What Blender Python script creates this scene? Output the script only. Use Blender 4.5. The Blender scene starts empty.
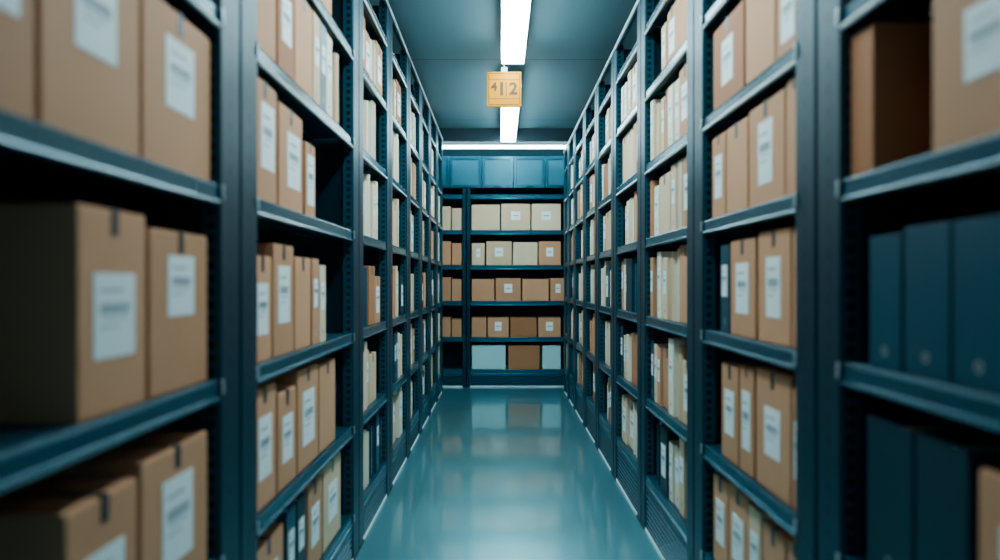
import bpy, bmesh, math, random
from mathutils import Vector
R = random.Random(11)
COL = bpy.context.scene.collection

# ------------------------------------------------------------ materials
def mat(name, col, rough=0.5, metal=0.0, var=0.0, scale=8.0, bump=0.0, col2=None, emit=None, estr=0, spec=0.5, tint=None):
    m = bpy.data.materials.new(name); m.use_nodes = True
    nt = m.node_tree; b = nt.nodes["Principled BSDF"]
    b.inputs["Base Color"].default_value = (*col, 1)
    b.inputs["Roughness"].default_value = rough
    b.inputs["Metallic"].default_value = metal
    b.inputs["Specular IOR Level"].default_value = spec
    if tint: b.inputs["Specular Tint"].default_value = (*tint, 1)
    if emit:
        b.inputs["Emission Color"].default_value = (*emit, 1)
        b.inputs["Emission Strength"].default_value = estr
    if var > 0 or bump > 0:
        tc = nt.nodes.new("ShaderNodeTexCoord")
        n = nt.nodes.new("ShaderNodeTexNoise"); n.inputs["Scale"].default_value = scale
        n.inputs["Detail"].default_value = 5
        nt.links.new(tc.outputs["Object"], n.inputs["Vector"])
        if var > 0:
            oi = nt.nodes.new("ShaderNodeObjectInfo")
            add = nt.nodes.new("ShaderNodeMath"); add.operation = 'MULTIPLY_ADD'
            nt.links.new(oi.outputs["Random"], add.inputs[0]); add.inputs[1].default_value = 0.55
            mul = nt.nodes.new("ShaderNodeMath"); mul.operation = 'MULTIPLY'; mul.inputs[1].default_value = 0.45
            nt.links.new(n.outputs["Fac"], mul.inputs[0])
            nt.links.new(mul.outputs[0], add.inputs[2])
            r = nt.nodes.new("ShaderNodeMix"); r.data_type = 'RGBA'
            c2 = col2 or tuple(c * (1 - var) for c in col)
            r.inputs[6].default_value = (*c2, 1); r.inputs[7].default_value = (*col, 1)
            nt.links.new(add.outputs[0], r.inputs[0])
            nt.links.new(r.outputs[2], b.inputs["Base Color"])
        if bump > 0:
            bp = nt.nodes.new("ShaderNodeBump"); bp.inputs["Strength"].default_value = bump
            bp.inputs["Distance"].default_value = 0.01
            nt.links.new(n.outputs["Fac"], bp.inputs["Height"])
            nt.links.new(bp.outputs[0], b.inputs["Normal"])
    return m

def holes(m, axis, half, period, duty, dark):
    """perforation: repeated slots along object Z within |axis|<half"""
    nt = m.node_tree; b = nt.nodes["Principled BSDF"]
    tc = nt.nodes.new("ShaderNodeTexCoord"); sp = nt.nodes.new("ShaderNodeSeparateXYZ")
    nt.links.new(tc.outputs["Object"], sp.inputs[0])
    def M(op, a, bb=None):
        n = nt.nodes.new("ShaderNodeMath"); n.operation = op
        for i, v in enumerate((a, bb)):
            if v is None: continue
            if isinstance(v, (int, float)): n.inputs[i].default_value = v
            else: nt.links.new(v, n.inputs[i])
        return n.outputs[0]
    a = M('LESS_THAN', M('ABSOLUTE', sp.outputs[axis]), half)
    z = M('LESS_THAN', M('FRACT', M('DIVIDE', sp.outputs["Z"], period)), duty)
    f = M('MULTIPLY', a, z)
    mx = nt.nodes.new("ShaderNodeMix"); mx.data_type = 'RGBA'
    mx.inputs[6].default_value = b.inputs["Base Color"].default_value
    mx.inputs[7].default_value = (*dark, 1)
    nt.links.new(f, mx.inputs[0]); nt.links.new(mx.outputs[2], b.inputs["Base Color"])

ST = (0.35, 0.85, 1.0)
TEAL = (0.003, 0.032, 0.056)
M_steel = mat("painted_teal_steel", TEAL, 0.34, 0.1, bump=0.03, scale=60, tint=ST, spec=0.4)
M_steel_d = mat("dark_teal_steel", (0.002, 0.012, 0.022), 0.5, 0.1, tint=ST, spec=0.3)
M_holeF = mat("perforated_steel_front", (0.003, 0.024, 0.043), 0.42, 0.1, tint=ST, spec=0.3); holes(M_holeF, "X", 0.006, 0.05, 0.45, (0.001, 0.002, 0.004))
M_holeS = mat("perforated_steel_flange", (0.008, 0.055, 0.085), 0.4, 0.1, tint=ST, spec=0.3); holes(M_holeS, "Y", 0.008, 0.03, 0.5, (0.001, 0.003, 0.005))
M_highlight = mat("steel_edge_highlight", (0.80, 0.92, 0.95), 0.3, 0.2)  # near-white colour stands in for lamp light caught on steel edges
M_lip = mat("shelf_lip_teal", (0.006, 0.060, 0.098), 0.26, 0.15, tint=ST)
M_clip = mat("galvanised_clip", (0.4, 0.52, 0.56), 0.4, 0.5)
M_card = mat("kraft_cardboard", (0.62, 0.305, 0.155), 0.75, var=0.3, scale=5, bump=0.05, col2=(0.45, 0.205, 0.098))
M_cardB = mat("brown_cardboard", (0.44, 0.165, 0.065), 0.75, var=0.3, scale=5, col2=(0.32, 0.12, 0.045))
M_cream = mat("cream_board", (0.78, 0.63, 0.43), 0.7, var=0.3, scale=6, col2=(0.55, 0.37, 0.21))
M_white = mat("pale_board", (0.86, 0.85, 0.70), 0.7, var=0.2, scale=6, col2=(0.64, 0.56, 0.41))
M_blue = mat("blue_board", (0.004, 0.055, 0.095), 0.42, var=0.2, scale=6, tint=ST, spec=0.4)
M_dblue = mat("dark_blue_board", (0.003, 0.026, 0.044), 0.5, var=0.2, scale=6, tint=ST, spec=0.3)
M_paper = mat("paper_stack", (0.84, 0.81, 0.69), 0.8, var=0.2, scale=40)
M_label = mat("white_label", (0.78, 0.90, 0.92), 0.6)
M_ink = mat("label_ink", (0.25, 0.36, 0.40), 0.6)
M_tape = mat("dark_tape", (0.02, 0.022, 0.028), 0.45)
M_bin = mat("frosted_bin", (0.40, 0.72, 0.76), 0.4, var=0.15)
LCOL = (0.70, 0.945, 1.0)
M_lamp = mat("lamp_diffuser", (0.9, 0.95, 1), 0.5, emit=LCOL, estr=50)
M_lamp2 = mat("strip_diffuser", (0.9, 0.95, 1), 0.5, emit=(0.60, 0.93, 1.0), estr=30)
M_house = mat("lamp_housing", (0.6, 0.75, 0.8), 0.4)
M_yel = mat("yellow_sign_plastic_glow", (0.66, 0.25, 0.001), 0.6, emit=(1.0, 0.42, 0.0), estr=0.16, spec=0.1)  # weak glow added to brighten the sign face, not a lit sign
M_black = mat("sign_print", (0.05, 0.018, 0.003), 0.6)
M_cab = mat("cabinet_teal", (0.013, 0.105, 0.155), 0.4, tint=ST)
M_wall = mat("wall_paint", (0.03, 0.11, 0.15), 0.8, var=0.1, scale=2)
M_trim = mat("trim_paint", (0.006, 0.035, 0.052), 0.7)

# ceiling: tiles with thin seams
M_ceil = mat("ceiling_panels", (0.09, 0.21, 0.26), 0.6)
nt = M_ceil.node_tree; b = nt.nodes["Principled BSDF"]
tc = nt.nodes.new("ShaderNodeTexCoord"); bk = nt.nodes.new("ShaderNodeTexBrick")
bk.offset = 0.0; bk.inputs["Scale"].default_value = 1
bk.inputs["Brick Width"].default_value = 2.4; bk.inputs["Row Height"].default_value = 2.0
bk.inputs["Mortar Size"].default_value = 0.010
bk.inputs["Color1"].default_value = (0.085, 0.205, 0.25, 1); bk.inputs["Color2"].default_value = (0.095, 0.225, 0.27, 1)
bk.inputs["Mortar"].default_value = (0.04, 0.10, 0.13, 1)
nt.links.new(tc.outputs["Object"], bk.inputs["Vector"]); nt.links.new(bk.outputs["Color"], b.inputs["Base Color"])

# floor: polished metallic-resin coating with faint mottling
M_floor = mat("sealed_floor", (0.06, 0.26, 0.32), 0.3, metal=0.85, spec=1.0)
nt = M_floor.node_tree; b = nt.nodes["Principled BSDF"]
b.inputs["Coat Weight"].default_value = 1.0; b.inputs["Coat Roughness"].default_value = 0.07; b.inputs["Coat IOR"].default_value = 1.6
tc = nt.nodes.new("ShaderNodeTexCoord")
n1 = nt.nodes.new("ShaderNodeTexNoise"); n1.inputs["Scale"].default_value = 2.2; n1.inputs["Detail"].default_value = 8
nt.links.new(tc.outputs["Object"], n1.inputs["Vector"])
mx = nt.nodes.new("ShaderNodeMix"); mx.data_type = 'RGBA'
mx.inputs[6].default_value = (0.11, 0.46, 0.56, 1); mx.inputs[7].default_value = (0.15, 0.54, 0.64, 1)
nt.links.new(n1.outputs["Fac"], mx.inputs[0]); nt.links.new(mx.outputs[2], b.inputs["Base Color"])
mr = nt.nodes.new("ShaderNodeMapRange"); mr.inputs["To Min"].default_value = 0.25; mr.inputs["To Max"].default_value = 0.36
nt.links.new(n1.outputs["Fac"], mr.inputs["Value"]); nt.links.new(mr.outputs[0], b.inputs["Roughness"])
n2 = nt.nodes.new("ShaderNodeTexNoise"); n2.inputs["Scale"].default_value = 30; n2.inputs["Detail"].default_value = 4
nt.links.new(tc.outputs["Object"], n2.inputs["Vector"])
bp = nt.nodes.new("ShaderNodeBump"); bp.inputs["Strength"].default_value = 0.05; bp.inputs["Distance"].default_value = 0.01
nt.links.new(n2.outputs["Fac"], bp.inputs["Height"]); nt.links.new(bp.outputs[0], b.inputs["Normal"])

# ------------------------------------------------------------ mesh helpers
def add_box(bm, x0, x1, y0, y1, z0, z1, mi=0, bev=0.0):
    vs = [bm.verts.new((x, y, z)) for x in (x0, x1) for y in (y0, y1) for z in (z0, z1)]
    fs = []
    for q in ((0, 1, 3, 2), (4, 6, 7, 5), (0, 4, 5, 1), (2, 3, 7, 6), (0, 2, 6, 4), (1, 5, 7, 3)):
        f = bm.faces.new([vs[i] for i in q]); f.material_index = mi; fs.append(f)
    if bev > 0:
        es = list({e for f in fs for e in f.edges})
        bmesh.ops.bevel(bm, geom=es, offset=bev, segments=2, affect='EDGES', profile=0.6)
    return fs

def add_extr(bm, pts, axis, a, b_, mi=0):
    """closed 2D profile extruded along an axis; pts given in the other two axes, in xyz order"""
    def P(p, t):
        if axis == 'x': return (t, p[0], p[1])
        if axis == 'y': return (p[0], t, p[1])
        return (p[0], p[1], t)
    v0 = [bm.verts.new(P(p, a)) for p in pts]; v1 = [bm.verts.new(P(p, b_)) for p in pts]
    n = len(pts); fs = []
    for i in range(n):
        f = bm.faces.new((v0[i], v0[(i + 1) % n], v1[(i + 1) % n], v1[i])); f.material_index = mi; fs.append(f)
    f = bm.faces.new(v0[::-1]); f.material_index = mi
    f = bm.faces.new(v1); f.material_index = mi
    return fs

def finish(bm, name, mats):
    bmesh.ops.recalc_face_normals(bm, faces=bm.faces)
    me = bpy.data.meshes.new(name); bm.to_mesh(me); bm.free()
    for m in mats: me.materials.append(m)
    return me

def obj(name, me, parent=None, loc=(0, 0, 0), rot=0.0, **kw):
    o = bpy.data.objects.new(name, me); COL.objects.link(o)
    o.location = loc; o.rotation_euler = (0, 0, rot)
    if parent: o.parent = parent
    for k, v in kw.items(): o[k] = v
    return o

CACHE = {}
def cached(key, fn):
    if key not in CACHE: CACHE[key] = fn()
    return CACHE[key]

# ------------------------------------------------------------ room
FL, CE = 0.0, 2.90
XL, XR = -0.63, 0.70
D = 0.48
def slab(name, a, b_, m):
    bm = bmesh.new()
    c = [(a[i] + b_[i]) / 2 for i in range(3)]
    add_box(bm, a[0] - c[0], b_[0] - c[0], a[1] - c[1], b_[1] - c[1], a[2] - c[2], b_[2] - c[2])
    return obj(name, finish(bm, name, [m]), loc=c, kind="structure")
WL, WR, YB, YE = XL - D - 0.02, XR + D + 0.02, -2.0, 8.60
slab("floor", (WL - .1, YB, -0.1), (WR + .1, YE + .1, 0), M_floor)
slab("ceiling", (WL - .1, YB, CE), (WR + .1, YE + .1, CE + .1), M_ceil)
slab("wall_left", (WL - .1, YB, 0), (WL, YE, CE), M_wall)
slab("wall_right", (WR, YB, 0), (WR + .1, YE, CE), M_wall)
slab("wall_far", (WL, YE, 0), (WR, YE + .1, CE), M_wall)
slab("trim_1", (WL, 7.74, 2.755), (WR, 7.86, CE), M_trim)

# ------------------------------------------------------------ shelving units
def post_mesh(pw, h, mirror):
    def f():
        bm = bmesh.new()
        t = 0.005; fl = 0.045
        x0, x1, y0, y1 = -pw / 2, pw / 2, -fl / 2, fl / 2
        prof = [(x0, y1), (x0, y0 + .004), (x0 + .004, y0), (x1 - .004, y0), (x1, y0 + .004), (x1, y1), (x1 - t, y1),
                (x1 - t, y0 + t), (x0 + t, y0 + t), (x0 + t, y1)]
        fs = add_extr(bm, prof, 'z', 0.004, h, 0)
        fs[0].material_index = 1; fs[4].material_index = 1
        add_box(bm, x0 - .0, x1, y0 - .004, y1 + .01, 0.0, 0.012, 2)
        return finish(bm, "upright_post", [M_holeF, M_holeS, M_steel_d])
    return cached(("post", round(pw, 3), round(h, 2)), f)

def shelf_mesh(L, dep, th, bright):
    def f():
        bm = bmesh.new()
        a, b_ = -L / 2, L / 2; y0, y1 = -dep / 2, dep / 2
        prof = [(y0, -0.003), (y0 + .003, 0), (y1, 0), (y1, -th), (y1 - .004, -th), (y1 - .004, -.004), (y0 + .004, -.004),
                (y0 + .004, -th + .004), (y0 + .02, -th + .004), (y0 + .02, -th), (y0 + .003, -th), (y0, -th + .003)]
        fs = add_extr(bm, prof, 'x', a, b_, 0)
        fs[11].material_index = 1
        r = 0.0055
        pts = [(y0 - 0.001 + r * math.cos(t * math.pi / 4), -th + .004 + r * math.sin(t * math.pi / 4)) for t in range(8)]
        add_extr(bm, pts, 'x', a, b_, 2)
        pts = [(y0 + .001 + .003 * math.cos(t * math.pi / 3), -.003 + .003 * math.sin(t * math.pi / 3)) for t in range(6)]
        add_extr(bm, pts, 'x', a, b_, 1)
        add_box(bm, a, b_, -.02, .02, -.018, -.004, 0)
        return finish(bm, "shelf", [M_steel, M_lip, M_highlight if bright else M_lip])  # upper shelves get the painted highlight on the lower bead
    return cached(("shelf", round(L, 3), dep, th, bright), f)

def kick_mesh(L, h):
    def f():
        bm = bmesh.new()
        n = max(3, int(h / 0.026)); s = (h - .03) / n
        prof = [(0.012, 0.0), (-.006, 0.0), (-.006, 0.012)]
        z = 0.014
        for i in range(n):
            prof += [(0.006, z), (-.008, z + s * .55), (-.008, z + s * .8)]
            z += s
        prof += [(-.006, h - .01), (-.006, h), (0.012, h)]
        add_extr(bm, prof, 'x', -L / 2, L / 2, 0)
        add_box(bm, -L / 2, L / 2, -.012, -.0065, 0, .012, 1)  # pale strip painted in as the reflected light line along the floor edge
        return finish(bm, "louvred_kick_panel", [M_lip, M_highlight])
    return cached(("kick", round(L, 3), round(h, 3)), f)

def plate(name, x, y, z, m, bev=0.0):
    def f():
        bm = bmesh.new(); add_box(bm, -x / 2, x / 2, -y / 2, y / 2, 0, z, 0, bev)
        return finish(bm, name, [m])
    return cached((name, round(x, 3), round(y, 3), round(z, 3), m.name), f)

def clip_mesh():
    def f():
        bm = bmesh.new()
        add_box(bm, -.005, .005, -.003, 0, -.030, .004, 0, .001)
        add_box(bm, -.005, .005, -.003, .02, -.001, .001, 0)
        add_box(bm, -.0025, .0025, -.005, -.003, -.024, -.019, 0)
        return finish(bm, "shelf_clip", [M_clip])
    return cached("clip", f)

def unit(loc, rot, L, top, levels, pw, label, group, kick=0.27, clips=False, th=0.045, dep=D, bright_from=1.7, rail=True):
    e = obj("shelving_unit", None, loc=loc, rot=rot, label=label, category="shelving unit", group=group)
    fl = .0225
    g = 0.003
    for sx in (-1, 1):
        for sy in (-1, 1):
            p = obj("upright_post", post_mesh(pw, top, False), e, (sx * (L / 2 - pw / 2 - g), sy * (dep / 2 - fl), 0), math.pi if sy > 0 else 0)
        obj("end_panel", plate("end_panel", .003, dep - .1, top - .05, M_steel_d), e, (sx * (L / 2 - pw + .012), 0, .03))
    iL = L - 2 * pw - 2 * g - .002
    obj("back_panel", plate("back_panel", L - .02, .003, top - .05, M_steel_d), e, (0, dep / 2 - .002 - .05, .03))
    for z in levels:
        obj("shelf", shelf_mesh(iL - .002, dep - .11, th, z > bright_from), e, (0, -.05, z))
        if clips:
            for sx in (-1, 1):
                obj("shelf_clip", clip_mesh(), e, (sx * (iL / 2 + .007), -dep / 2 - .001, z - .004), label="galvanised steel shelf clip")
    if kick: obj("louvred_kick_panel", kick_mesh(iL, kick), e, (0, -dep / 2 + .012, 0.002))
    if rail:
        def f():
            bm = bmesh.new()
            add_extr(bm, [(0, 0), (0, .028), (.03, .028), (.03, .024), (.004, .024), (.004, 0)], 'x', -iL / 2, iL / 2, 0)
            add_extr(bm, [(-.003, .012), (-.003, .034), (.012, .034), (.012, .012)], 'x', -L / 2 + g, L / 2 - g, 1)  # lit top edge of the rail, put in as pale colour
            return finish(bm, "top_rail", [M_steel, M_highlight])
        obj("top_rail", cached(("rail", round(L, 3)), f), e, (0, -dep / 2, top - .03))
    return e

# ------------------------------------------------------------ items (front faces local -Y, origin bottom centre)
def q(v, s=0.01): return round(round(v / s) * s, 4)

def box_body(w, h, d, m):
    def f():
        bm = bmesh.new()
        add_box(bm, -w / 2, w / 2, -d / 2, d / 2, 0, h - .003, 0, .0035)
        s = .002
        add_box(bm, -w / 2 + .002, w / 2 - .002, -d / 2 + .002, -s, h - .003, h, 0)
        add_box(bm, -w / 2 + .002, w / 2 - .002, s, d / 2 - .002, h - .003, h, 0)
        return finish(bm, "box_body", [m])
    return cached(("bb", w, h, d, m.name), f)

def label_mesh(w, h, detail):
    def f():
        bm = bmesh.new()
        add_box(bm, -w / 2, w / 2, -.0012, 0, -h / 2, h / 2, 0)
        if detail:
            rr = random.Random(5)
            y0, y1 = -.0018, -.0013
            def row(zc, hh, a, b_, lo, hi, gap):
                x = a * w
                while x < b_ * w:
                    ww = w * rr.uniform(lo, hi)
                    add_box(bm, x, min(x + ww, b_ * w), y0, y1, zc - hh / 2, zc + hh / 2, 1)
                    x += ww + w * gap
            row(h * .30, h * .035, -.36, .20, .03, .10, .03)
            row(h * .08, h * .13, -.36, .34, .012, .03, .028)      # small bar code
            row(-h * .04, h * .022, -.30, .28, .02, .05, .03)
            row(-h * .14, h * .02, -.36, .10, .03, .10, .03)
        else:
            add_box(bm, -w * .3, w * .3, -.0017, -.0013, -h * .06, h * .06, 1)
        return finish(bm, "paper_label", [M_label, M_ink])
    return cached(("lab", w, h, detail), f)

def tape_mesh(w, l, dn):
    def f():
        bm = bmesh.new()
        add_extr(bm, [(-.001, -dn), (.0, -dn), (.0, .0), (l, .0), (l, .001), (-.001, .001)], 'x', -w / 2, w / 2, 0)
        return finish(bm, "closing_tape", [M_tape])
    return cached(("tape", w, l, dn), f)

COUNT = {}
def place(name, me, loc, rot, label, category, group):
    COUNT[name] = COUNT.get(name, 0) + 1
    return obj(name, me, loc=loc, rot=rot, label=label, category=category, group=group)

def archive_box(loc, rot, w, h, d, m, label, group, lab=True, tape=True, detail=True, lz=.5, lh=.14, lw=.56, lx=0.0):
    w, h, d = q(w, .005), q(h), q(d, .02)
    e = place("archive_box", None, loc, rot, label, "box", group)
    obj("box_body", box_body(w, h, d, m), e)
    if lab:
        obj("paper_label", label_mesh(q(min(w * lw, .14), .005), q(lh), detail), e, (lx * w, -d / 2 - .0003, h * lz), label="white paper label with small printed lines")
    if tape:
        obj("closing_tape", tape_mesh(.022 if w > .14 else .012, q(d * .8), .045 if w > .14 else .03), e, (0.0, -d / 2 - .0003, h + .0003), label="dark closing tape")
    return e

def folder_mesh(w, h, d, m, paper_out, seed):
    def f():
        rr = random.Random(seed)
        bm = bmesh.new(); t = .0022
        sp = -1 if not paper_out else 1
        n = 6; outer = []; inner = []
        for k in range(n + 1):
            a = math.pi * k / n
            outer.append((-w / 2 * math.cos(a), sp * (d / 2 - .012) + sp * .012 * math.sin(a)))
            inner.append((-(w / 2 - t) * math.cos(a), sp * (d / 2 - .012) + sp * (.012 - t) * math.sin(a)))
        e = -sp * d / 2
        prof = [(-w / 2, e)] + outer + [(w / 2, e), (w / 2 - t, e)] + inner[::-1] + [(-w / 2 + t, e)]
        add_extr(bm, prof, 'z', 0, h, 0)
        k = max(2, int(w / .012)); x = -w / 2 + t + .0008; sw = (w - 2 * t - .0016) / k
        for i in range(k):
            ph = h - rr.uniform(.006, .03); ins = rr.uniform(.002, .012)
            ya, yb = sorted((e + sp * ins, sp * (d / 2 - .016)))
            add_box(bm, x, x + sw * .9, ya, yb, .002, ph, 1)
            x += sw
        return finish(bm, "document_folder", [m, M_paper])
    return cached(("fold", w, h, d, m.name, paper_out, seed), f)

def file_mesh(w, h, d, m):
    def f():
        bm = bmesh.new(); t = .003
        side = [(-d / 2, 0), (d / 2, 0), (d / 2, h * .45), (0.02, h * .96), (0.0, h), (-d / 2, h)]
        for x in (-w / 2, w / 2 - t): add_extr(bm, side, 'x', x, x + t, 0)
        add_box(bm, -w / 2, w / 2, -d / 2 - .001, -d / 2 + t, 0, h, 0, .0012)
        add_box(bm, -w / 2 + t, w / 2 - t, d / 2 - t, d / 2, 0, h * .45, 0)
        add_box(bm, -w / 2 + t, w / 2 - t, -d / 2 + t, d / 2 - t, 0, t, 0)
        add_box(bm, -w / 2 + 2 * t, w / 2 - 2 * t, -d / 2 + 2 * t, d / 2 - 2 * t, t, h * .42, 1)
        add_box(bm, -w / 2 + 2 * t, w / 2 - 2 * t, -d / 2 + 2 * t, 0, h * .42, h * .93, 1)
        r = min(.009, w * .16)
        for k in range(10):
            a0, a1 = 2 * math.pi * k / 10, 2 * math.pi * (k + 1) / 10
            c = (0, h * .14)
            vs = [bm.verts.new((c[0] + rr * math.cos(a), -d / 2 - .0016, c[1] + rr * math.sin(a))) for a, rr in ((a0, r), (a1, r), (a1, r * .65), (a0, r * .65))]
            bm.faces.new(vs).material_index = 2
            vs = [bm.verts.new((c[0] + r * .65 * math.cos(a), -d / 2 - .0014, c[1] + r * .65 * math.sin(a))) for a in (a0, a1)] + [bm.verts.new((c[0], -d / 2 - .0014, c[1]))]
            bm.faces.new(vs).material_index = 3
        return finish(bm, "document_file", [m, M_paper, M_clip, M_tape])
    return cached(("file", w, h, d, m.name), f)

FRONT_IN = 0.018
def side_loc(side, a, b_, z, d, inset=0.0):
    if side == 'L': return (XL - FRONT_IN - inset - d / 2, (a + b_) / 2, z), math.pi / 2
    return (XR + FRONT_IN + inset + d / 2, (a + b_) / 2, z), -math.pi / 2

CN = {"card": "tan cardboard", "brown": "brown cardboard", "cream": "cream board", "white": "pale off-white board", "blue": "teal-blue board", "dblue": "dark blue board"}
MM = {"card": M_card, "brown": M_cardB, "cream": M_cream, "white": M_white, "blue": M_blue, "dblue": M_dblue}
LIFT = 0.0012
def put(side, kind, a, b_, z, h, c="card", grp="", detail=True, inset=0.0, **kw):
    w = b_ - a - .005
    d = .32
    if kind == 'box':
        w = q(w - .0025, .005)
        d = q(d, .02)
        loc, rot = side_loc(side, a, b_, z + LIFT, d, inset)
        lab = kw.get("lab", True)
        txt = CN[c] + (" archive box with white paper label on shelf" if lab else " archive box without label on shelf")
        archive_box(loc, rot, w, h, d, MM[c], txt, grp, detail=detail, **kw)
    elif kind == 'folder':
        w = q(w, .002); h = q(h); d = .30
        loc, rot = side_loc(side, a, b_, z + LIFT, d, inset)
        po = kw.get("po", False)
        place("document_folder", folder_mesh(w, h, d, MM[c], po, int(w * 1000) % 3), loc, rot,
              CN[c] + (" folder with paper edges facing the aisle" if po else " folder with rounded spine on shelf"), "folder", grp)
    else:
        w = q(w - .002, .005); h = q(h); d = .30
        loc, rot = side_loc(side, a, b_, z + LIFT, d, inset)
        o = place("document_file", file_mesh(w, h, d, MM[c]), loc, rot, "upright " + CN[c] + " document file with finger hole", "file box", grp)
        if kw.get("lab", True):
            obj("paper_label", label_mesh(q(w * .6, .005), .10, detail), o, (0, -d / 2 - .0014, h * .6), label="white spine label")

# ---- post centres (depth) and levels
LC = [0.10, 1.70, 3.13, 4.01, 4.84, 5.58, 6.30, 7.03, 7.70]
RC = [0.10, 1.55, 2.53, 3.48, 4.32, 5.08, 5.82, 6.60, 7.20, 7.70]
LT, RT = 2.77, 2.63
LV = {'L': [0.20, 0.58, 0.98, 1.42, 1.82, 2.20, 2.56], 'R': [0.27, 0.64, 1.035, 1.41, 1.765, 2.12, 2.44]}
GL, GR, GE = "steel shelving units along one side of the aisle", "steel shelving units along the other side of the aisle", "shelving units across the end of the aisle"
for i in range(len(LC) - 1):
    L = LC[i + 1] - LC[i] - .004
    unit((XL - D / 2, (LC[i] + LC[i + 1]) / 2, 0), math.pi / 2, L, LT, LV['L'], .115 if i < 2 else .095,
         "dark teal steel shelving unit filled with archive boxes" if i < 2 else "dark teal steel shelving unit filled with folders and files", GL, kick=.15 if i < 2 else .15, th=.045, clips=i < 2)
for i in range(len(RC) - 1):
    L = RC[i + 1] - RC[i] - .004
    unit((XR + D / 2, (RC[i] + RC[i + 1]) / 2, 0), -math.pi / 2, L, RT, LV['R'], .105 if i < 2 else .09,
         "dark teal steel shelving unit filled with archive boxes" if i < 2 else "dark teal steel shelving unit filled with folders and files", GR, kick=.22, th=.045, clips=i < 2)

# ---- near boxes, left
gA = "archive boxes on the steel shelves"
l = LV['L']
NL = {
 3: [("box", .84, .98, .33, "card", dict(lz=.62, lw=.5)), ("box", .985, 1.262, .335, "card", dict(lz=.62, lw=.42)), ("box", 1.266, 1.570, .325, "card", dict(lz=.6, lw=.42))],
 2: [("box", 1.07, 1.285, .34, "card", dict(lz=.48, lw=.6)), ("box", 1.29, 1.555, .325, "card", dict(lz=.66, lw=.46, lh=.12))],
 1: [("box", 1.04, 1.255, .27, "card", dict(lz=.42)), ("box", 1.262, 1.555, .29, "card", dict(lz=.5, lh=.17, lw=.45))],
 0: [("box", 1.0, 1.26, .28, "card", {}), ("box", 1.27, 1.54, .28, "card", {})],
 4: [("box", 1.0, 1.26, .28, "card", {}), ("box", 1.27, 1.54, .28, "card", {})],
}
for k, its in NL.items():
    for (kd, a, b_, h, c, kw) in its: put('L', kd, a, b_, l[k], h, c, gA, **kw)
N2 = {
 5: [("box", 1.86, 2.1, .28, "card", {}), ("file", 2.12, 2.22, .3, "cream", {}), ("file", 2.22, 2.32, .3, "cream", {}), ("box", 2.4, 2.7, .27, "card", {})],
 4: [("box", 1.83, 2.03, .30, "card", dict(lab=False)), ("box", 2.04, 2.21, .31, "brown", dict(lz=.55)), ("box", 2.215, 2.42, .32, "card", dict(lab=False)), ("file", 2.425, 2.52, .32, "cream", {}), ("file", 2.52, 2.61, .32, "blue", dict()), ("file", 2.61, 2.70, .31, "white", {}), ("folder", 2.78, 2.83, .29, "cream", {})],
 3: [("box", 1.83, 2.035, .33, "card", dict(lx=.1, lz=.55, lh=.18)), ("box", 2.05, 2.30, .31, "card", dict(lx=.1, lz=.5, lh=.17)), ("box", 2.33, 2.46, .25, "card", dict(lz=.5, lh=.17, lw=.7))],
 2: [("box", 1.83, 1.99, .29, "card", dict(lz=.5)), ("box", 2.0, 2.20, .33, "card", dict(lz=.55, lh=.17)), ("box", 2.21, 2.40, .30, "card", dict(lab=False)), ("file", 2.41, 2.50, .30, "card", {}), ("file", 2.51, 2.60, .28, "cream", {})],
 1: [("box", 1.83, 2.03, .33, "card", dict(lz=.5, lh=.17)), ("box", 2.04, 2.23, .29, "card", dict(lz=.5)), ("box", 2.24, 2.50, .33, "card", dict(lz=.5, lh=.18)), ("box", 2.51, 2.76, .32, "card", dict(lab=False))],
 0: [("box", 1.83, 2.1, .28, "card", dict(lh=.12)), ("file", 2.12, 2.22, .3, "blue", {}), ("file", 2.23, 2.33, .3, "dblue", {}), ("box", 2.36, 2.55, .3, "card", {}), ("box", 2.57, 2.85, .31, "cream", {})],
}
for k, its in N2.items():
    for (kd, a, b_, h, c, kw) in its: put('L', kd, a, b_, l[k], h, c, gA, **kw)

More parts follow.
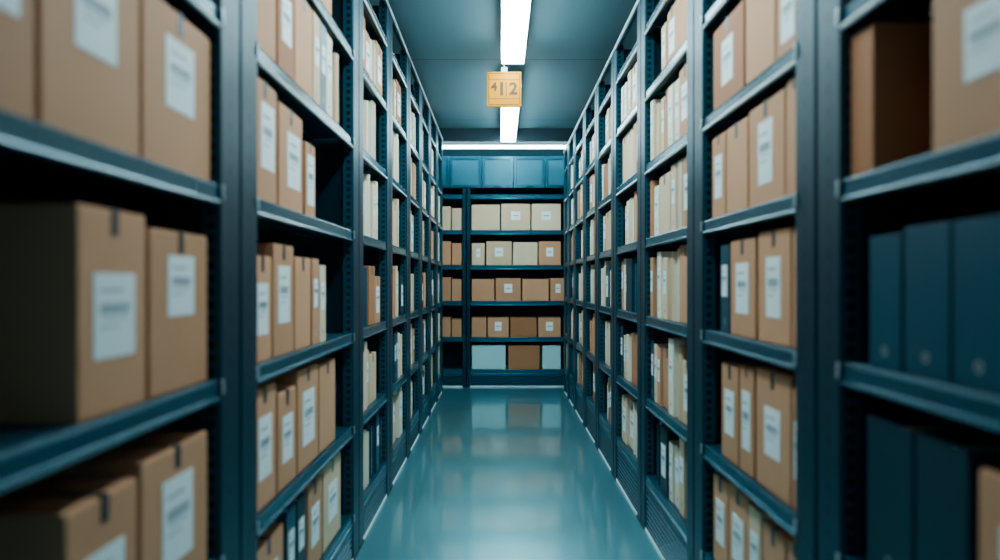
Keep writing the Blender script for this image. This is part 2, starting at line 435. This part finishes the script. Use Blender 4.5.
# ---- near boxes, right
l = LV['R']
NR = {
 4: [("box", 1.0, 1.2, .28, "card", {}), ("box", 1.22, 1.4, .28, "card", {})],
 3: [("box", 0.90, 1.165, .27, "card", dict(lz=.56, lh=.11, lw=.36)), ("box", 1.345, 1.435, .29, "brown", dict(lab=False, tape=False))],
 2: [("file", .86, .985, .27, "blue", dict(lab=False)), ("file", .985, 1.11, .262, "blue", dict(lab=False)), ("file", 1.112, 1.245, .255, "blue", dict(lab=False)), ("file", 1.25, 1.36, .25, "blue", dict(lab=False))],
 1: [("box", .83, 1.055, .28, "card", dict(lz=.5)), ("file", 1.07, 1.21, .30, "dblue", dict(lab=False)), ("file", 1.215, 1.37, .30, "dblue", dict(lab=False))],
}
for k, its in NR.items():
    for (kd, a, b_, h, c, kw) in its: put('R', kd, a, b_, l[k], h, c, gA, **kw)
NR2 = {
 5: [("box", 1.68, 1.95, .27, "card", {}), ("box", 1.96, 2.2, .27, "card", {})],
 4: [("box", 1.67, 1.82, .27, "card", dict(lz=.4)), ("box", 1.825, 2.05, .27, "card", dict(lab=False)), ("box", 2.06, 2.36, .27, "brown", dict(lz=.5, lw=.36))],
 3: [("box", 1.66, 1.76, .29, "card", dict(lab=False)), ("box", 1.765, 2.02, .28, "card", dict(lz=.5, lh=.17, lw=.4)), ("box", 2.03, 2.22, .27, "card", dict(lab=False)), ("box", 2.23, 2.37, .27, "card", dict())],
 2: [("box", 1.66, 1.72, .29, "card", dict(lab=False, tape=False)), ("box", 1.725, 1.95, .30, "card", dict(lz=.5, lh=.16, lw=.45)), ("box", 1.965, 2.185, .29, "card", dict(lz=.5, lh=.15, lw=.5)), ("file", 2.19, 2.275, .28, "blue", {}), ],
 1: [("box", 1.66, 1.72, .30, "card", dict(lab=True, tape=False)), ("box", 1.725, 1.965, .32, "card", dict(lz=.5, lh=.13, lw=.45)), ("box", 1.98, 2.10, .31, "card", dict(lz=.5, lh=.17)), ("box", 2.11, 2.27, .30, "card", {})],
 0: [("box", 1.66, 1.75, .29, "card", dict(lab=False)), ("box", 1.76, 1.92, .28, "card", dict(lab=False)), ("file", 1.925, 2.02, .29, "cream", {}), ("box", 2.025, 2.20, .30, "card", dict(lz=.5)), ("box", 2.205, 2.36, .29, "card", {})],
}
for k, its in NR2.items():
    for (kd, a, b_, h, c, kw) in its: put('R', kd, a, b_, l[k], h, c, gA, **kw)

# ---- farther bays, filled one item at a time
gF = "folders and document files on the steel shelves"
def fill(side, a, b_, z, gap, far):
    x = a + R.uniform(0, .02); end = b_ - (R.uniform(0.0, .2) if R.random() < .35 else 0)
    hmax = gap - .06
    while True:
        r = R.random()
        if r < (.30 if not far else .34): kd, w = 'box', R.uniform(.14, .20)
        elif r < .60: kd, w = 'file', R.uniform(.06, .10)
        else: kd, w = 'folder', R.uniform(.03, .055)
        n = 1 if kd != 'folder' else R.randint(2, 3)
        if x + w * n > end:
            if end - x > .07: kd, w, n = 'file', .065, 1
            else: break
        c = R.choice(["cream", "cream", "card", "card", "cream", "brown"]) if kd == 'box' else R.choice(["cream", "white", "white", "white", "cream", "card"])
        if z < 1.2 and R.random() < .15: c = R.choice(["blue", "dblue"])
        for k in range(n):
            h = min(hmax, R.uniform(.76, 1.0) * min(hmax, .33))
            if kd == 'box': put(side, 'box', x, x + w, z, h, c, gF, detail=not far, inset=R.uniform(0, .015), tape=(not far), lab=R.random() < .6)
            elif kd == 'file': put(side, 'file', x, x + w, z, h, c, gF, detail=not far, inset=R.uniform(0, .015), lab=(not far) or R.random() < .4)
            else: put(side, 'folder', x, x + w, z, h, c, gF, inset=R.uniform(0, .02), po=R.random() < .5)
            x += w + .001
        if R.random() < .09: x += R.uniform(.03, .07)
for side, C, top in (('L', LC, LT), ('R', RC, RT)):
    for i in range(2, len(C) - 1):
        lv = LV[side]
        for k, z in enumerate(lv[:-1]):
            fill(side, C[i] + .102, C[i + 1] - .102, z, lv[k + 1] - z, i > 4)

# ------------------------------------------------------------ end of the aisle
EL = [0.20, 0.57, 0.983, 1.394, 1.794]
YF = 8.0; ED = .50
def eunit(x0, x1):
    unit(((x0 + x1) / 2, YF + ED / 2, 0), 0, x1 - x0 - .004, 2.27, EL + [2.20], .04, "wide dark teal shelving unit holding cardboard storage boxes", GE, kick=.15, dep=ED, bright_from=9, rail=False, th=.05)
eunit(-1.10, -.385); eunit(-.385, .86)
gE = "storage boxes on the end shelves"
def ebox(p0, p1, z, h, c="card", lab=True, tape=False, m=None, lab_txt=None):
    x0, x1 = (p0 - 500) * 8.02 / 700, (p1 - 500) * 8.02 / 700
    w = q(x1 - x0 - .008, .005); d = .34
    archive_box(((x0 + x1) / 2, YF + .02 + d / 2, z + LIFT), 0, w, h, d, m or MM[c], lab_txt or (CN[c] + " storage box on the end shelving"), gE, lab=lab, tape=tape, detail=False, lh=.10, lw=.32, lz=.55)
rows = {
 4: [(471.5, 500, .29, "cream", 0), (501, 530.5, .30, "cream", 1), (531.5, 561, .30, "cream", 1)],
 3: [(471.5, 485, .25, "cream", 1), (486, 512, .27, "cream", 1), (513, 537.5, .26, "cream", 0), (538.5, 561, .27, "card", 1)],
 2: [(471.5, 494.5, .25, "card", 0), (495.5, 521, .26, "card", 1), (522, 549, .25, "card", 0), (550, 566, .26, "card", 1)],
 1: [(471.5, 486.5, .22, "card", 0), (487.5, 509, .22, "card", 1), (510, 537, .22, "brown", 0), (538, 561, .22, "card", 1)],
}
for k, its in rows.items():
    for (a, b_, h, c, lb) in its: ebox(a, b_, EL[k], h, c, bool(lb))
ebox(471.5, 506, EL[0], .27, lab=False, m=M_bin, lab_txt="frosted pale teal storage bin on the bottom shelf")
ebox(508, 540, EL[0], .27, "brown", False)
ebox(542, 561, EL[0], .27, lab=False, m=M_bin, lab_txt="frosted pale teal storage bin on the bottom shelf")
for k, c in ((4, "cream"), (3, "card"), (2, "card"), (1, "card")):
    ebox(441, 451, EL[k], .27 if k > 1 else .22, c, False)
    ebox(451.5, 462, EL[k], .25 if k > 1 else .2, c, False)

# wall cabinets above the end shelving
def cab(x0, x1):
    e = obj("wall_cabinet", None, loc=((x0 + x1) / 2, YF + .05, 2.285), label="teal overhead cabinet with recessed panel door above end shelving", category="cabinet", group="overhead cabinets")
    w = x1 - x0 - .006; h = .36
    bm = bmesh.new(); add_box(bm, -w / 2, w / 2, .022, .5, 0, h, 0, .003)
    obj("cabinet_body", finish(bm, "cabinet_body", [M_cab]), e)
    bm = bmesh.new()
    f = .035
    add_box(bm, -w / 2, w / 2, .012, .02, .0, h, 0)
    for (a, b_, c, d_) in ((-w / 2, w / 2, 0, f), (-w / 2, w / 2, h - f, h), (-w / 2, -w / 2 + f, f, h - f), (w / 2 - f, w / 2, f, h - f)):
        add_box(bm, a, b_, 0, .012, c, d_, 1, .002)
    dr = obj("door", finish(bm, "door", [M_cab, M_lip]), e)
    bm = bmesh.new(); add_box(bm, -.03, .03, -.02, -.012, -.004, .004, 0, .002)
    add_box(bm, -.028, -.022, -.012, 0, -.003, .003, 0); add_box(bm, .022, .028, -.012, 0, -.003, .003, 0)
    obj("handle", finish(bm, "handle", [M_steel_d]), dr, (0, 0, .018), label="dark bar handle")
xs = [-1.0, -.585, -.21, .155, .52, .885]
for a, b_ in zip(xs[:-1], xs[1:]): cab(a, b_)

# ------------------------------------------------------------ lights
def lamp(x0, x1, y0, y1, zb, name, label, m, hh=.055, hang=True):
    cx, cy = (x0 + x1) / 2, (y0 + y1) / 2; w, L = x1 - x0, y1 - y0
    e = obj(name, None, loc=(cx, cy, zb), label=label, category="ceiling light", group="tube light fixtures")
    bm = bmesh.new(); add_box(bm, -w / 2 + .004, w / 2 - .004, -L / 2 + .006, L / 2 - .006, 0, .028, 0, .004)
    obj("diffuser", finish(bm, "diffuser", [m]), e, label="glowing white diffuser")
    bm = bmesh.new()
    s = min(w, L)
    pr = [(-s / 2, .0285), (-s / 2, .036), (-s / 3, hh), (s / 3, hh), (s / 2, .036), (s / 2, .0285)]
    if w < L: add_extr(bm, pr, 'y', -L / 2, L / 2, 0)
    else: add_extr(bm, pr, 'x', -w / 2, w / 2, 0)
    obj("housing", finish(bm, "housing", [M_house]), e)
    if hang:
        bm = bmesh.new(); add_box(bm, -.006, .006, -.006, .006, hh, CE - zb, 0)
        add_box(bm, -.03, .03, -.03, .03, CE - zb - .012, CE - zb, 0, .003)
        me = finish(bm, "hanger", [M_house])
        for s in (-.38, .38):
            obj("hanger", me, e, (0, L * s, 0) if w < L else (w * s, 0, 0))
lamp(.008, .172, 1.35, 4.95, 2.74, "ceiling_light_fixture", "long white linear light hanging over the aisle", M_lamp)
lamp(.008, .172, 5.55, 7.70, 2.74, "ceiling_light_fixture", "long white linear light hanging over the aisle", M_lamp)
lamp(-.95, 1.0, 7.90, 7.96, 2.715, "strip_light_fixture", "thin white strip light running across the aisle end", M_lamp2, hh=.045)

# ------------------------------------------------------------ sign
sg = obj("hanging_sign", None, loc=(.03, 5.03, 2.457), label="square yellow hanging sign with dark aisle number", category="sign")
W = .245
bm = bmesh.new(); add_box(bm, -W / 2, W / 2, -.015, .015, 0, .25, 0, .004)
obj("sign_panel", finish(bm, "sign_panel", [M_yel]), sg)
bm = bmesh.new()
y0, y1 = -.0165, -.0155
def fr(x0, x1, z0, z1, t=.005):
    add_box(bm, x0, x1, y0, y1, z0, z0 + t); add_box(bm, x0, x1, y0, y1, z1 - t, z1)
    add_box(bm, x0, x0 + t, y0, y1, z0, z1); add_box(bm, x1 - t, x1, y0, y1, z0, z1)
fr(-.112, .112, .012, .238, .004)
add_box(bm, -.112, .112, y0, y1, .19, .194); add_box(bm, -.112, .112, y0, y1, .055, .058)
add_box(bm, .012, .018, y0, y1, .075, .175)
obj("printed_border", finish(bm, "printed_border", [M_black]), sg)
def txt(s, size, x, z, nm="sign_number"):
    cu = bpy.data.curves.new("t", 'FONT'); cu.body = s; cu.size = size; cu.extrude = .0006; cu.offset = size * .03
    cu.align_x = 'CENTER'; cu.align_y = 'CENTER'
    o = bpy.data.objects.new("t", cu); COL.objects.link(o)
    bpy.context.view_layer.update()
    me = bpy.data.meshes.new_from_object(o.evaluated_get(bpy.context.evaluated_depsgraph_get()))
    bpy.data.objects.remove(o); me.materials.clear(); me.materials.append(M_black)
    t = obj(nm, me, sg, (x, -.0165, z)); t.rotation_euler = (math.pi / 2, 0, 0)
txt("4", .085, -.072, .14); txt("1", .13, -.018, .122); txt("2", .12, .065, .125)
bm = bmesh.new(); add_box(bm, -.022, .022, -.006, .006, .25, .285, 0, .002); add_box(bm, -.004, .004, -.004, .004, .285, CE - 2.457)
obj("hanger", finish(bm, "sign_hanger", [M_house]), sg, (0, 0, 0), label="pale metal hanging bracket")

# ------------------------------------------------------------ world, camera
w = bpy.data.worlds.new("world"); bpy.context.scene.world = w; w.use_nodes = True
w.node_tree.nodes["Background"].inputs[0].default_value = (0.40, 0.82, 1.0, 1)
w.node_tree.nodes["Background"].inputs[1].default_value = 0.5
cd = bpy.data.cameras.new("camera"); cam = bpy.data.objects.new("camera", cd); COL.objects.link(cam)
cam.location = (0, 0, 1.2); cam.rotation_euler = (math.radians(90), 0, 0)
cd.sensor_width = 36; cd.lens = 25.2; cd.shift_y = 0.002
cd.dof.use_dof = True; cd.dof.focus_distance = 5.0; cd.dof.aperture_fstop = 1.2
bpy.context.scene.camera = cam
print("COUNTS", COUNT)
